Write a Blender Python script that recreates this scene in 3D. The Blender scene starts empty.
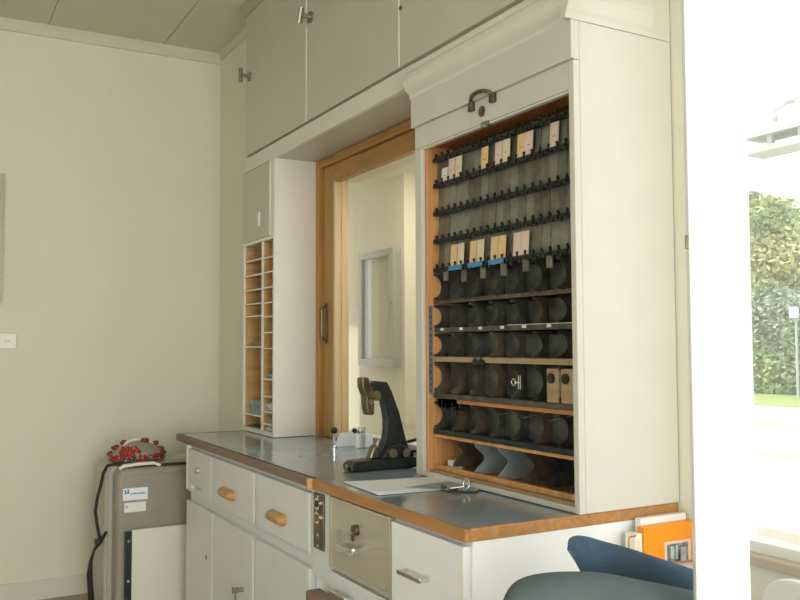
import bpy, bmesh, math, random
from mathutils import Vector, Matrix
random.seed(7)
S = bpy.context.scene
COL = S.collection

# ------------------------------------------------------------------ materials
def new_mat(name):
    m = bpy.data.materials.new(name); m.use_nodes = True
    nt = m.node_tree; b = nt.nodes['Principled BSDF']
    return m, nt, b

def paint(name, col, rough=.45, var=.04, bump=.03, scale=9, metal=0, spec=.5, fine=120):
    m, nt, b = new_mat(name)
    tc = nt.nodes.new('ShaderNodeTexCoord')
    n = nt.nodes.new('ShaderNodeTexNoise'); n.inputs['Scale'].default_value = scale; n.inputs['Detail'].default_value = 6
    nt.links.new(tc.outputs['Object'], n.inputs['Vector'])
    cr = nt.nodes.new('ShaderNodeValToRGB')
    lo = tuple(max(0, c*(1-var)) for c in col); hi = tuple(min(1, c*(1+var)) for c in col)
    cr.color_ramp.elements[0].position = .3; cr.color_ramp.elements[0].color = (*lo, 1)
    cr.color_ramp.elements[1].position = .7; cr.color_ramp.elements[1].color = (*hi, 1)
    nt.links.new(n.outputs['Fac'], cr.inputs['Fac']); nt.links.new(cr.outputs['Color'], b.inputs['Base Color'])
    b.inputs['Roughness'].default_value = rough; b.inputs['Metallic'].default_value = metal
    b.inputs['Specular IOR Level'].default_value = spec
    if bump:
        n2 = nt.nodes.new('ShaderNodeTexNoise'); n2.inputs['Scale'].default_value = fine; n2.inputs['Detail'].default_value = 3
        nt.links.new(tc.outputs['Object'], n2.inputs['Vector'])
        bp = nt.nodes.new('ShaderNodeBump'); bp.inputs['Strength'].default_value = bump; bp.inputs['Distance'].default_value = .01
        nt.links.new(n2.outputs['Fac'], bp.inputs['Height']); nt.links.new(bp.outputs['Normal'], b.inputs['Normal'])
    return m

def wood(name, c1, c2, axis='Z', rough=.45, scale=14):
    m, nt, b = new_mat(name)
    tc = nt.nodes.new('ShaderNodeTexCoord'); mp = nt.nodes.new('ShaderNodeMapping')
    s = [scale, scale, scale]; s['XYZ'.index(axis)] = scale*.08
    mp.inputs['Scale'].default_value = s
    nt.links.new(tc.outputs['Object'], mp.inputs['Vector'])
    n = nt.nodes.new('ShaderNodeTexNoise'); n.inputs['Scale'].default_value = 3; n.inputs['Detail'].default_value = 8; n.inputs['Distortion'].default_value = .6
    nt.links.new(mp.outputs['Vector'], n.inputs['Vector'])
    cr = nt.nodes.new('ShaderNodeValToRGB')
    cr.color_ramp.elements[0].position = .3; cr.color_ramp.elements[0].color = (*c1, 1)
    cr.color_ramp.elements[1].position = .7; cr.color_ramp.elements[1].color = (*c2, 1)
    nt.links.new(n.outputs['Fac'], cr.inputs['Fac']); nt.links.new(cr.outputs['Color'], b.inputs['Base Color'])
    b.inputs['Roughness'].default_value = rough
    bp = nt.nodes.new('ShaderNodeBump'); bp.inputs['Strength'].default_value = .06; bp.inputs['Distance'].default_value = .005
    nt.links.new(n.outputs['Fac'], bp.inputs['Height']); nt.links.new(bp.outputs['Normal'], b.inputs['Normal'])
    return m

def glass(name, tint=(1, 1, 1), refl=.06):
    m = bpy.data.materials.new(name); m.use_nodes = True; nt = m.node_tree
    nt.nodes.clear()
    o = nt.nodes.new('ShaderNodeOutputMaterial'); t = nt.nodes.new('ShaderNodeBsdfTransparent'); g = nt.nodes.new('ShaderNodeBsdfGlossy')
    t.inputs['Color'].default_value = (*tint, 1); g.inputs['Roughness'].default_value = .02
    lw = nt.nodes.new('ShaderNodeLayerWeight'); lw.inputs['Blend'].default_value = .5
    pw = nt.nodes.new('ShaderNodeMath'); pw.operation = 'POWER'; pw.inputs[1].default_value = 4.5
    ma = nt.nodes.new('ShaderNodeMath'); ma.operation = 'MULTIPLY_ADD'; ma.inputs[1].default_value = 1-refl; ma.inputs[2].default_value = refl
    mx = nt.nodes.new('ShaderNodeMixShader')
    nt.links.new(lw.outputs['Facing'], pw.inputs[0]); nt.links.new(pw.outputs[0], ma.inputs[0]); nt.links.new(ma.outputs[0], mx.inputs[0])
    nt.links.new(t.outputs[0], mx.inputs[1]); nt.links.new(g.outputs[0], mx.inputs[2]); nt.links.new(mx.outputs[0], o.inputs['Surface'])
    return m

def metal_mat(name, col, rough=.25, var=.1):
    return paint(name, col, rough, var, .02, 25, 1.0)

M = {}
M['wall'] = paint('wall_paint', (.79, .76, .63), .6, .02, .02, 3)
M['walldark'] = paint('wall_paint_grey', (.66, .645, .565), .6, .02, .02, 3)
M['ceil'] = paint('ceiling_paint', (.67, .64, .51), .7, .03, .02, 2)
M['floor'] = paint('floor_lino', (.36, .29, .20), .4, .15, .02, 5)
M['cream'] = paint('cream_gloss_paint', (.74, .71, .62), .32, .02, .02, 6)
M['cab'] = paint('cabinet_white_paint', (.83, .79, .71), .3, .02, .02, 6)
M['cab_shaded'] = paint('shaded_front_paint', (.57, .54, .44), .32, .02, .02, 6)  # cabinet paint darkened: dim light on the front faces put into the colour
M['cab4'] = paint('counter_end_white_paint', (.86, .87, .87), .32, .02, .02, 6)
M['cab3'] = paint('counter_white_grey_paint', (.72, .74, .73), .32, .02, .02, 6)
M['rackpaint'] = paint('rack_cream_paint', (.66, .625, .56), .32, .02, .02, 6)
M['edge'] = paint('pale_edge_paint', (.86, .85, .79), .35, .02, .02, 8)
M['white'] = paint('white_gloss', (.88, .88, .87), .3, .01, .01, 6)
M['gap'] = paint('gap_dark', (.12, .11, .09), .8, .1, 0)
M['lino'] = paint('blue_grey_lino', (.27, .33, .365), .14, .12, .01, 7, spec=.6, fine=60)
M['edgewood'] = wood('edge_wood', (.36, .16, .045), (.52, .26, .09), 'X', .4)
M['edgewood2'] = wood('edge_wood_brown', (.17, .105, .065), (.25, .16, .10), 'X', .4)
M['oak'] = wood('oak_frame', (.37, .19, .05), (.52, .28, .085), 'Z', .4)
M['oakx'] = wood('oak_header', (.35, .18, .05), (.50, .27, .08), 'X', .4)
M['paleoak'] = wood('pale_oak', (.66, .47, .27), (.78, .58, .36), 'Z', .4)
M['orangewood'] = wood('orange_wood', (.52, .24, .075), (.72, .38, .15), 'Z', .45)
M['redwood'] = wood('red_brown_wood', (.42, .15, .04), (.58, .23, .06), 'X', .45)
M['tanwood'] = wood('tan_wood', (.34, .23, .13), (.47, .33, .20), 'X', .5)
M['pigwood'] = wood('pigeonhole_wood', (.58, .34, .12), (.75, .47, .2), 'Y', .5)
M['knobwood'] = wood('knob_wood', (.46, .22, .055), (.62, .34, .11), 'X', .3)
M['bluesheet'] = paint('blue_grey_sheet', (.40, .46, .47), .35, .12, .04, 12, .2)
M['steel'] = metal_mat('galvanised_steel', (.34, .40, .44), .45, .12)
M['plate'] = paint('olive_grey_plate', (.20, .20, .155), .42, .25, .04, 30, .35)
M['dark'] = paint('dark_divider', (.085, .088, .074), .38, .5, .05, 22, .35)
M['darkbrown'] = paint('dark_brown_divider', (.11, .082, .055), .45, .4, .05, 20, .1)
M['black'] = paint('black_metal', (.022, .028, .028), .38, .3, .05, 40, .3)
M['iron'] = paint('cast_iron_green_black', (.024, .030, .030), .36, .3, .08, 60, .4)
M['brass'] = metal_mat('old_brass', (.28, .20, .10), .38, .4)
M['bronze'] = metal_mat('dark_bronze', (.22, .17, .12), .35, .3)
M['headmetal'] = paint('dark_olive_brass', (.13, .10, .055), .35, .5, .05, 40, .7)
M['chrome'] = metal_mat('chrome', (.75, .75, .73), .16, .05)
M['nickel'] = metal_mat('worn_nickel', (.36, .33, .27), .28, .15)
M['alu'] = paint('aluminium', (.40, .40, .36), .35, .05, 0, 20, .35)
M['paper'] = paint('paper', (.90, .93, 1.0), .6, .02, .01, 10)
M['card'] = paint('cream_ticket', (.80, .66, .48), .6, .06, 0, 40)
M['cardpink'] = paint('pink_ticket', (.78, .60, .52), .6, .06, 0, 40)
M['cardyellow'] = paint('yellow_ticket', (.80, .58, .28), .6, .06, 0, 40)
M['cardwhite'] = paint('white_ticket', (.80, .78, .72), .6, .06, 0, 40)
M['ink'] = paint('ink', (.20, .13, .09), .6, .06, 0, 40)
M['blue'] = paint('blue_label', (.06, .25, .50), .5, .06, 0, 40)
M['safebeige'] = paint('beige_metal', (.56, .52, .41), .3, .03, .02, 8, .35)
M['case'] = paint('suitcase_shell', (.34, .30, .255), .42, .06, .05, 12)
M['case2'] = paint('suitcase_rear_shell', (.46, .45, .38), .42, .06, .05, 12)
M['strap'] = paint('black_webbing', (.02, .022, .022), .7, .1, .1, 50)
M['bead'] = paint('red_bead', (.38, .02, .02), .12, .3, 0, 30)
M['beadg'] = paint('green_bead', (.01, .16, .10), .12, .3, 0, 30)
M['beadb'] = paint('brown_bead', (.20, .05, .025), .2, .3, 0, 30)
M['net'] = paint('grey_net', (.32, .30, .25), .35, .2, .1, 60)
M['jgrey'] = paint('grey_green_cloth', (.085, .115, .12), .85, .12, .25, 8, fine=260)
M['jblue'] = paint('slate_blue_cloth', (.055, .10, .155), .85, .12, .25, 8, fine=260)
M['orange'] = paint('orange_cover', (.88, .30, .01), .4, .03, 0, 8)
M['photo'] = paint('photo_print', (.18, .16, .15), .3, .8, 0, 40)
M['hall'] = paint('hall_cream', (.80, .76, .62), .6, .02, .02, 3)
M['felt'] = paint('case_felt', (.84, .80, .66), .7, .03, .02, 6)
M['glass'] = glass('clear_glass', (.98, .99, .98), .05)
M['glassgreen'] = glass('window_glass', (.97, .99, .97), .03)
_nt = M['glassgreen'].node_tree; _o = [n for n in _nt.nodes if n.type == 'OUTPUT_MATERIAL'][0]; _src = _o.inputs['Surface'].links[0].from_socket
_tl = _nt.nodes.new('ShaderNodeBsdfTranslucent'); _tl.inputs['Color'].default_value = (.95, .97, .95, 1)   # whitish veil imitating the glare of overexposed daylight outside
_m2 = _nt.nodes.new('ShaderNodeMixShader'); _m2.inputs[0].default_value = .10
_nt.links.new(_src, _m2.inputs[1]); _nt.links.new(_tl.outputs[0], _m2.inputs[2]); _nt.links.new(_m2.outputs[0], _o.inputs['Surface'])
M['glassrib'] = glass('ribbed_clear_post', (.72, .72, .68), .08)
M['leaf'] = paint('foliage', (.38, .44, .22), .6, .35, 0, 1.2)
M['leafy'] = paint('foliage_yellow', (.50, .50, .24), .6, .3, 0, 1.2)
M['leafd'] = paint('foliage_bluish', (.36, .40, .31), .6, .35, 0, 1.2)
M['bark'] = paint('bark', (.16, .12, .08), .8, .3, .1, 8)
M['grass'] = paint('lawn', (.32, .40, .13), .8, .15, 0, 3)
M['pave'] = paint('pavement', (.58, .55, .47), .8, .06, 0, 2)
M['kerb'] = paint('kerb', (.62, .56, .50), .8, .05, 0, 2)
M['lowwall'] = paint('low_wall', (.30, .29, .24), .8, .15, 0, 2)
M['pale'] = paint('pale_steel_paint', (.50, .52, .50), .5, .05, 0, 2)
M['switch'] = paint('switch_ivory', (.82, .79, .66), .3, .02, 0, 8)
M['crown'] = paint('crown_olive_paint', (.42, .38, .28), .5, .05, 0, 5)
M['frame'] = wood('picture_frame_wood', (.55, .48, .33), (.62, .56, .40), 'Z', .5)

# ------------------------------------------------------------------ geometry helpers
class MB:
    def __init__(s): s.bm = bmesh.new()
    def box(s, x0, x1, y0, y1, z0, z1, mat=None):
        vs = [s.bm.verts.new((x, y, z)) for x in (x0, x1) for y in (y0, y1) for z in (z0, z1)]
        for f in ((0,1,3,2),(4,6,7,5),(0,4,5,1),(2,3,7,6),(0,2,6,4),(1,5,7,3)): s.bm.faces.new([vs[i] for i in f])
        if mat is not None: bmesh.ops.transform(s.bm, matrix=mat, verts=vs)
        return s
    def prism(s, pts, a0, a1, axis='x', mat=None):
        def P(a, u, v): return {'x': (a, u, v), 'y': (u, a, v), 'z': (u, v, a)}[axis]
        A = [s.bm.verts.new(P(a0, u, v)) for u, v in pts]; B = [s.bm.verts.new(P(a1, u, v)) for u, v in pts]
        n = len(pts); s.bm.faces.new(A); s.bm.faces.new(B[::-1])
        for i in range(n): s.bm.faces.new([A[i], B[i], B[(i+1) % n], A[(i+1) % n]])
        if mat is not None: bmesh.ops.transform(s.bm, matrix=mat, verts=A+B)
        return s
    def tube(s, path, r, n=10, rs=None, cap=True):
        path = [Vector(p) for p in path]; rings = []
        prev = None
        for i, p in enumerate(path):
            d = (path[min(i+1, len(path)-1)]-path[max(i-1, 0)]).normalized()
            if prev is None:
                u = d.cross(Vector((0, 0, 1)))
                if u.length < .1: u = d.cross(Vector((0, 1, 0)))
            else: u = prev - d*prev.dot(d)
            u.normalize(); prev = u; v = d.cross(u)
            rr = rs[i] if rs else r
            rings.append([s.bm.verts.new(p+(u*math.cos(2*math.pi*k/n)+v*math.sin(2*math.pi*k/n))*rr) for k in range(n)])
        for a, b in zip(rings, rings[1:]):
            for k in range(n): s.bm.faces.new([a[k], a[(k+1) % n], b[(k+1) % n], b[k]])
        if cap: s.bm.faces.new(rings[0][::-1]); s.bm.faces.new(rings[-1])
        return s
    def lathe(s, c, axis, prof, n=20):
        """prof: list of (t along axis, radius)"""
        c = Vector(c); ax = Vector(axis).normalized()
        return s.tube([c+ax*t for t, r in prof], 0, n, [max(r, 1e-4) for t, r in prof]) if len(set(t for t, r in prof)) == len(prof) else s
    def ball(s, c, r, sub=2, sc=(1, 1, 1), jit=0):
        d = bmesh.ops.create_icosphere(s.bm, subdivisions=sub, radius=1)
        for v in d['verts']:
            k = 1+random.uniform(-jit, jit)
            v.co = Vector((v.co.x*sc[0]*r*k, v.co.y*sc[1]*r*k, v.co.z*sc[2]*r*k))+Vector(c)
        return s
    def ribbon(s, path, w, t):
        """flat strap: path points, width dir vector w, thickness dir vector t"""
        w = Vector(w); t = Vector(t); rings = []
        for p in path:
            p = Vector(p); rings.append([s.bm.verts.new(p+w*a+t*b) for a, b in ((-1,-1),(1,-1),(1,1),(-1,1))])
        for a, b in zip(rings, rings[1:]):
            for k in range(4): s.bm.faces.new([a[k], a[(k+1) % 4], b[(k+1) % 4], b[k]])
        s.bm.faces.new(rings[0][::-1]); s.bm.faces.new(rings[-1]); return s
    def build(s, name, mat, parent=None, bev=0, smooth=False, seg=2):
        bmesh.ops.recalc_face_normals(s.bm, faces=s.bm.faces)
        me = bpy.data.meshes.new(name); s.bm.to_mesh(me); s.bm.free()
        mats = mat if isinstance(mat, (list, tuple)) else [mat]
        for m in mats: me.materials.append(m)
        o = bpy.data.objects.new(name, me); COL.objects.link(o)
        if parent is not None: parent_keep(o, parent)
        if bev:
            b = o.modifiers.new('bevel', 'BEVEL'); b.width = bev; b.segments = seg; b.limit_method = 'ANGLE'
        if smooth:
            for p in me.polygons: p.use_smooth = True
        return o

def world_loc(o):
    v = Vector((0, 0, 0))
    while o is not None: v += o.location; o = o.parent
    return v
def parent_keep(o, par):
    o.parent = par; o.location = -world_loc(par) if True else o.location

def tag(o, label, cat, group=None):
    o['label'] = label; o['category'] = cat
    if group: o['group'] = group
    return o
def thing(name, loc, label, cat, group=None):
    o = bpy.data.objects.new(name, None); COL.objects.link(o); o.location = loc; o.empty_display_size = .05
    return tag(o, label, cat, group)
def struct(o): o['kind'] = 'structure'; return o
def box(*a): return MB().box(*a)

# ------------------------------------------------------------------ room shell
XL, XR, YF, YB, ZC = -3.27, 4.6, -3.0, .683, 3.06
struct(box(XL-.1, XR+.1, YF-.1, YB+.12, -.1, 0).build('floor', M['floor']))
cl = MB().box(XL-.1, XR+.1, YF-.1, YB+.12, ZC+.008, ZC+.1)
# ceiling boards: thin panels with narrow seams
x = XL
while x < XR:
    y = YF
    while y < YB:
        cl.box(x+.003, min(x+.997, XR), y+.003, min(y+.617, YB), ZC, ZC+.0085); y += .62
    x += 1.0
struct(cl.build('ceiling', M['ceil']))
struct(box(XL-.1, XL, YF, YB+.12, 0, ZC).build('wall_left', M['wall']))
wb = MB()
wb.box(XL, -2.53, .45, YB, 0, ZC)                     # pier left of the cabinets
wb.box(-2.53, -2.33, YB, YB+.12, 0, ZC)
wb.box(-2.33, -1.893, YB, YB+.12, 0, .90)
wb.box(-2.33, -1.893, YB, YB+.12, 2.20, ZC)
wb.box(-1.893, -.80, YB, YB+.12, 0, .90)
wb.box(-1.893, -.80, YB, YB+.12, 2.10, ZC)
wb.box(-.80, .08, YB, YB+.12, 0, ZC)
wb.prism([(.08, YB), (.165, YB), (.155, YB+.02), (.08, YB+.08)], 0, ZC, 'z')
wb.box(.165, 2.9, YB, YB+.12, 0, .80)
wb.box(.165, 2.9, YB, YB+.12, 2.45, ZC)
wb.box(2.9, XR, YB, YB+.12, 0, ZC)
struct(wb.build('wall_back', M['wall']))
# right wall with two tall daylight windows
wr = MB()
wr.box(XR, XR+.12, YF, -2.0, 0, ZC); wr.box(XR, XR+.12, .5, YB+.12, 0, ZC)
wr.box(XR, XR+.12, -2.0, .5, 0, .55); wr.box(XR, XR+.12, -2.0, .5, 2.75, ZC)
struct(wr.build('wall_right', M['wall']))
wf = MB()
wf.box(XL, .1, YF-.12, YF, 0, ZC); wf.box(1.7, XR, YF-.12, YF, 0, ZC)
wf.box(.1, 1.7, YF-.12, YF, 2.1, ZC)
struct(wf.build('wall_front', M['wall']))
# trims
tp = [(0, 0), (-.0, -.055), (.012, -.055), (.022, -.012), (.03, 0)]
struct(MB().prism([(XL, ZC), (XL, ZC-.06), (XL+.012, ZC-.06), (XL+.02, ZC-.02), (XL+.03, ZC)], YF, .45, 'y').build('trim_1', M['ceil']))
struct(MB().prism([(.45, ZC), (.45, ZC-.035), (.438, ZC-.035), (.425, ZC)], XL, -2.53, 'x').build('trim_2', M['ceil']))
struct(box(XL, XL+.015, YF, .45, 0, .1).build('baseboard_left', M['cream']))
struct(box(.02, .195, .668, YB, 0, .1).build('baseboard_back', M['cream']))

# windows of the right wall and the added front-wall door
def window_sash(name, axis, fixed, a0, a1, z0, z1, nm):
    root = bpy.data.objects.new(name, None); COL.objects.link(root); struct(root)
    f = MB(); w = .06
    spans = [(a0, a1, z0, z0+w), (a0, a1, z1-w, z1), (a0, a0+w, z0, z1), (a1-w, a1, z0, z1)]
    for k in range(1, nm): m = a0+(a1-a0)*k/nm; spans.append((m-w/2, m+w/2, z0, z1))
    for (p, q_, r, s_) in spans:
        if axis == 'y': f.box(fixed, fixed+.06, p, q_, r, s_)
        else: f.box(p, q_, fixed, fixed+.06, r, s_)
    f.build('window_frame', M['white'], root)
    g = MB()
    if axis == 'y': g.box(fixed+.028, fixed+.032, a0+w, a1-w, z0+w, z1-w)
    else: g.box(a0+w, a1-w, fixed+.028, fixed+.032, z0+w, z1-w)
    g.build('pane', M['glassgreen'], root)
    return root
window_sash('window_3', 'y', XR+.02, -2.0, .5, .55, 2.75, 3)

d1 = bpy.data.objects.new('added_door', None); COL.objects.link(d1); d1.location = (.9, YF-.08, 0); struct(d1)  # unseen glazed door, added to let cool light in low
m = MB()
for b_ in ((.1, 1.7, 0, .12), (.1, 1.7, 2.0, 2.1), (.1, .2, .12, 2.0), (1.6, 1.7, .12, 2.0), (.85, .95, .12, 2.0)): m.box(b_[0], b_[1], YF-.1, YF-.05, b_[2], b_[3])
m.build('door_frame', M['white'], d1)
box(.2, .85, YF-.078, YF-.072, .12, 2.0).build('pane', M['glassgreen'], d1)
box(.95, 1.6, YF-.078, YF-.072, .12, 2.0).build('pane', M['glassgreen'], d1)

# ------------------------------------------------------------------ outside window beside the counter with its casement swung inward
w2 = bpy.data.objects.new('window_2', None); COL.objects.link(w2); w2.location = (.205, YB, .80); struct(w2)
f = MB()
for a in ((.165, 2.9, .80, .84), (.165, 2.9, 2.40, 2.45), (.165, .190, .84, 2.40), (2.86, 2.9, .84, 2.40), (1.20, 1.28, .84, 2.40)):
    f.box(a[0], a[1], YB+.01, YB+.07, a[2], a[3])
f.build('window_frame', M['white'], w2)
box(1.28, 2.86, YB+.035, YB+.041, .84, 2.40).build('pane', M['glassgreen'], w2)
box(.205, 2.9, YB-.03, YB+.01, .79, .815).build('window_sill', M['tanwood'], w2, .004)
# glazed casement, hinged on the mullion at (1.20,.655) and swung into the room
E0 = Vector((.644, .022)); H0 = Vector((1.195, .650)); dv = (H0-E0); Lw = dv.length; dv.normalize(); nv = Vector((dv.y, -dv.x))
T = Matrix(((dv.x, nv.x, 0, E0.x), (dv.y, nv.y, 0, E0.y), (0, 0, 1, 0), (0, 0, 0, 1)))
zb, zt = .77, 2.39
cs = MB().box(0, .084, -.02, .02, zb, zt, T).box(Lw-.08, Lw, -.02, .02, zb, zt, T).box(.075, Lw-.08, -.02, .02, zb, zb+.07, T).box(.075, Lw-.08, -.02, .02, zt-.08, zt, T).build('casement', M['white'], w2, .004)
MB().box(.075, Lw-.08, -.003, .003, zb+.07, zt-.08, T).build('pane', M['glassgreen'], cs)
MB().box(-.004, .002, .004, .016, 1.480, 1.502, T).build('catch', M['bronze'], cs)

# wall panel object that stands on the sill side: white rounded chair
ch = thing('plastic_chair', (.42, .50, 0), 'white rounded plastic chair back below the window at the right edge', 'chair')
bk = MB(); pts = []
for i in range(13):
    a = math.pi*i/12; pts.append((.42+.085*math.cos(a)*-1, .745+.06*math.sin(a)))
pts = [(.335, .50)]+pts+[(.505, .50)]
bk.prism(pts, .575, .60, 'y').build('backrest', M['white'], ch, .008)
box(.33, .51, .36, .60, .44, .47).build('seat', M['white'], ch, .01)
for sx in (.345, .495):
    for sy in (.375, .58):
        MB().tube([(sx, sy, 0), (sx, sy, .45)], .011, 8).build('leg', M['white'], ch)

# ------------------------------------------------------------------ counter top
ct = thing('countertop', (-1.25, .3, .869), 'long blue-grey lino countertop with wooden edging under the ticket rack', 'countertop')
box(-2.505, -.004, .004, .679, .869, .8985).build('top', M['lino'], ct)
box(-2.51, -.875, 0, .012, .869, .90).build('edge_strip', M['edgewood2'], ct, .003)['label'] = 'brown worn edging strip'
box(-.875, 0, -.001, .012, .869, .90).build('edge_strip', M['edgewood'], ct, .003)['label'] = 'orange-brown edging strip'
box(-.012, .0, .012, .6835, .869, .90).build('edge_strip', M['edgewood'], ct, .003)
box(-2.51, -2.498, .012, .60, .869, .90).build('edge_strip', M['edgewood2'], ct, .003)
MB().tube([(-.875, -.006, .868), (-.875, -.006, .901)], .012, 12).build('joint_peg', M['knobwood'], ct)
box(-2.50, -.88, .012, .017, .8985, .9015).build('metal_bead', M['black'], ct)

# ------------------------------------------------------------------ counter units
cu = thing('counter_cabinet', (-1.6, .3, 0), 'grey-white counter unit with wooden half-round pulls, left under the countertop', 'cabinet')
box(-2.32, -.89, .022, .66, .05, .869).build('body', M['cab3'], cu)
box(-2.30, -.89, .06, .64, 0, .05).build('plinth', M['gap'], cu)
def front(name, x0, x1, z0, z1, par, mat='cab3', y=.0, th=.022):
    o = MB().box(x0, x1, y, y+th, z0, z1).build(name, M[mat], par, .002)
    MB().box(x1-.014, x1+.0005, y-.0012, y+.004, z0+.001, z1-.001).build('edge_band', M['edge'], o)
    return o
def wood_pull(x, z, par, y=0, w=.12):
    m = MB(); n = 12
    pts = [(y-.030*math.sin(math.pi*i/n)**.8, z-.020*math.cos(math.pi*i/n)) for i in range(n+1)]
    m.prism(pts, x-w/2, x+w/2, 'x')
    m.ball((x-w/2, y, z), .019, 2, (.6, 1.5, 1)).ball((x+w/2, y, z), .019, 2, (.6, 1.5, 1))
    m.build('pull', M['knobwood'], par, .002, True)
def keyhole(x, z, par, y=0):
    MB().tube([(x, y+.001, z), (x, y-.003, z)], .011, 12).build('keyhole', M['nickel'], par)
d = front('drawer', -2.29, -1.935, .662, .852, cu)
MB().tube([(-2.12, 0, .772), (-2.12, -.012, .772)], .015, 14).tube([(-2.12, -.012, .772), (-2.12, -.016, .772)], .009, 12).build('lock', M['chrome'], d, 0)
MB().box(-2.14, -2.08, -.03, 0, .692, .698).box(-2.14, -2.08, -.032, -.027, .692, .712).build('pull', M['chrome'], d, .001)
box(-2.3195, -2.295, -.002, .02, .665, .866).build('stile', M['edge'], cu, .001)
d = front('drawer', -1.93, -1.405, .662, .852, cu); wood_pull(-1.70, .733, d, 0, .125)
d = front('drawer', -1.388, -.892, .662, .852, cu); wood_pull(-1.155, .731, d, 0, .115)
for (a, b, kx) in ((-2.315, -1.915, -2.0), (-1.90, -1.412, -1.52), (-1.395, -.892, -1.36)):
    d = front('door', a, b, .075, .615, cu)
    if kx == -1.52:
        MB().tube([(kx, 0, .40), (kx, -.02, .40)], .008, 10).box(kx-.003, kx+.003, -.045, -.02, .39, .41).tube([(kx-.025, -.035, .406), (kx+.025, -.035, .402)], .0035, 8).tube([(kx-.004, -.03, .39), (kx-.004, -.03, .36)], .004, 6).build('latch', M['nickel'], d)
    else: keyhole(kx, .42 if kx < -1.9 else .34, d)
du = thing('desk_unit', (-.44, .3, 0), 'white counter unit with chrome bar pulls and beige cash box, right end', 'cabinet')
box(-.885, -.003, .022, .679, .05, .869).build('body', M['cab4'], du)
box(-.885, -.02, .06, .65, 0, .05).build('plinth', M['gap'], du)
box(-.885, -.745, .006, .022, .60, .866).build('rail', M['cab3'], du, .002)
p = box(-.86, -.785, -.001, .006, .69, .862).build('lock_plate', M['bronze'], du, .002); p['label'] = 'dark metal plate with two round buttons'
for z, mt in ((.83, 'black'), (.787, 'beadb')):
    MB().tube([(-.825, -.001, z), (-.825, -.005, z)], .019, 16).build('button_ring', M['chrome'], p)
    MB().tube([(-.825, -.005, z), (-.825, -.008, z)], .011, 14).build('button', M[mt], p)
for z in (.853, .70, .735): MB().tube([(-.822, -.001, z), (-.822, -.003, z)], .005, 8).build('screw', M['chrome'], p)
def bar_handle(x, z, par, w=.11, y=0):
    MB().box(x-w/2, x+w/2, y-.03, y-.024, z-.006, z+.006).box(x-w/2, x-w/2+.008, y-.026, y+.001, z-.005, z+.005).box(x+w/2-.008, x+w/2, y-.026, y+.001, z-.005, z+.005).build('handle', M['chrome'], par, .002)
s = box(-.738, -.362, .004, .022, .665, .864).build('cash_box', M['safebeige'], du, .002)
sf = MB(); sf.box(-.742, -.358, -.001, .006, .655, .667).box(-.742, -.358, -.001, .006, .857, .866).box(-.742, -.73, -.001, .006, .665, .86).box(-.37, -.358, -.001, .006, .665, .86)
sf.build('cash_box_frame', M['safebeige'], du, .001)
MB().tube([(-.56, .004, .797), (-.56, -.010, .797)], .015, 16).box(-.567, -.553, -.014, -.008, .768, .80).build('lock', M['bronze'], s, 0)
MB().tube([(-.56, -.012, .79), (-.56, -.05, .787)], .004, 8).tube([(-.56, -.05, .787), (-.56, -.054, .787)], .019, 14).build('key', M['alu'], s)
MB().box(-.63, -.545, -.032, -.02, .728, .75).box(-.63, -.618, -.022, .004, .73, .748).box(-.557, -.545, -.022, .004, .73, .748).tube([(-.545, -.03, .745), (-.50, -.038, .757)], .006, 8).build('handle', M['chrome'], s, .003)
d = front('drawer', -.735, -.362, .40, .645, du); bar_handle(-.63, .60, d)
d = front('drawer', -.352, -.010, .45, .858, du, 'cab4'); bar_handle(-.215, .75, d, .115)
d = front('door', -.352, -.010, .075, .44, du, 'cab4')
d = front('drawer', -.735, -.362, .075, .39, du)
d = front('door', -.882, -.745, .075, .55, du)
pb = MB(); pb.box(-.80, -.40, -.055, -.002, .545, .580); tag(pb.build('pull_out_board', M['edgewood2'], None, .008), 'brown wooden pull-out board end below the two-button metal plate', 'board')

# ------------------------------------------------------------------ ticket cabinet (rack)
Y1 = .339
tc_ = thing('ticket_cabinet', (-.395, .34, .90), 'tall cream ticket cabinet with wooden lining and dark ticket racks, on the countertop', 'cabinet')
struct_y = YB-.003
def P(name, mat, *a, bev=.002, par=None, label=None):
    o = MB().box(*a).build(name, M[mat], par or tc_, bev)
    if label: o['label'] = label
    return o
P('side_panel', 'rackpaint', -.009, .006, Y1+.0165, struct_y, .901, 2.148)
P('side_panel', 'rackpaint', -.790, -.778, Y1+.0105, struct_y, .901, 2.148)
P('post', 'rackpaint', -.790, -.748, Y1-.004, Y1+.010, .901, 1.971)
P('post', 'rackpaint', -.014, .006, Y1-.004, Y1+.016, .901, 2.045)
P('top_rail', 'rackpaint', -.797, .006, Y1-.002, Y1+.016, 2.046, 2.148)
sh = P('shutter_rail', 'rackpaint', -.790, -.0145, Y1-.004, Y1+.014, 1.972, 2.045, label='cream roller shutter end with bronze handle')
P('top_band', 'rackpaint', -.803, .008, Y1-.012, Y1-.002, 2.047, 2.148)
P('shutter_lip', 'cream', -.748, -.0145, Y1-.001, Y1+.016, 1.965, 1.9718)
P('bottom_rail', 'rackpaint', -.748, -.0145, Y1-.002, Y1+.012, .901, .916)
P('back_panel', 'darkbrown', -.783, -.009, .62, .63, .905, 2.10)
P('lining', 'orangewood', -.7775, -.737, Y1+.0105, .62, .901, 1.99)
P('lining', 'orangewood', -.0155, -.0095, Y1+.017, .62, .901, 1.99)
P('lining', 'redwood', -.737, -.016, Y1+.016, .62, 1.975, 1.99)
P('base_board', 'tanwood', -.737, -.016, Y1+.014, .62, .903, .922)
P('base_strip', 'orangewood', -.737, -.016, .372, .384, .922, .937)
P('perforated_strip', 'steel', -.7385, -.7345, .352, .366, 1.16, 1.45, bev=0)
psm = MB()
for i in range(14): psm.box(-.7343, -.7340, .356, .362, 1.17+i*.02, 1.178+i*.02)
psm.build('strip_slots', M['gap'], tc_)
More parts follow.
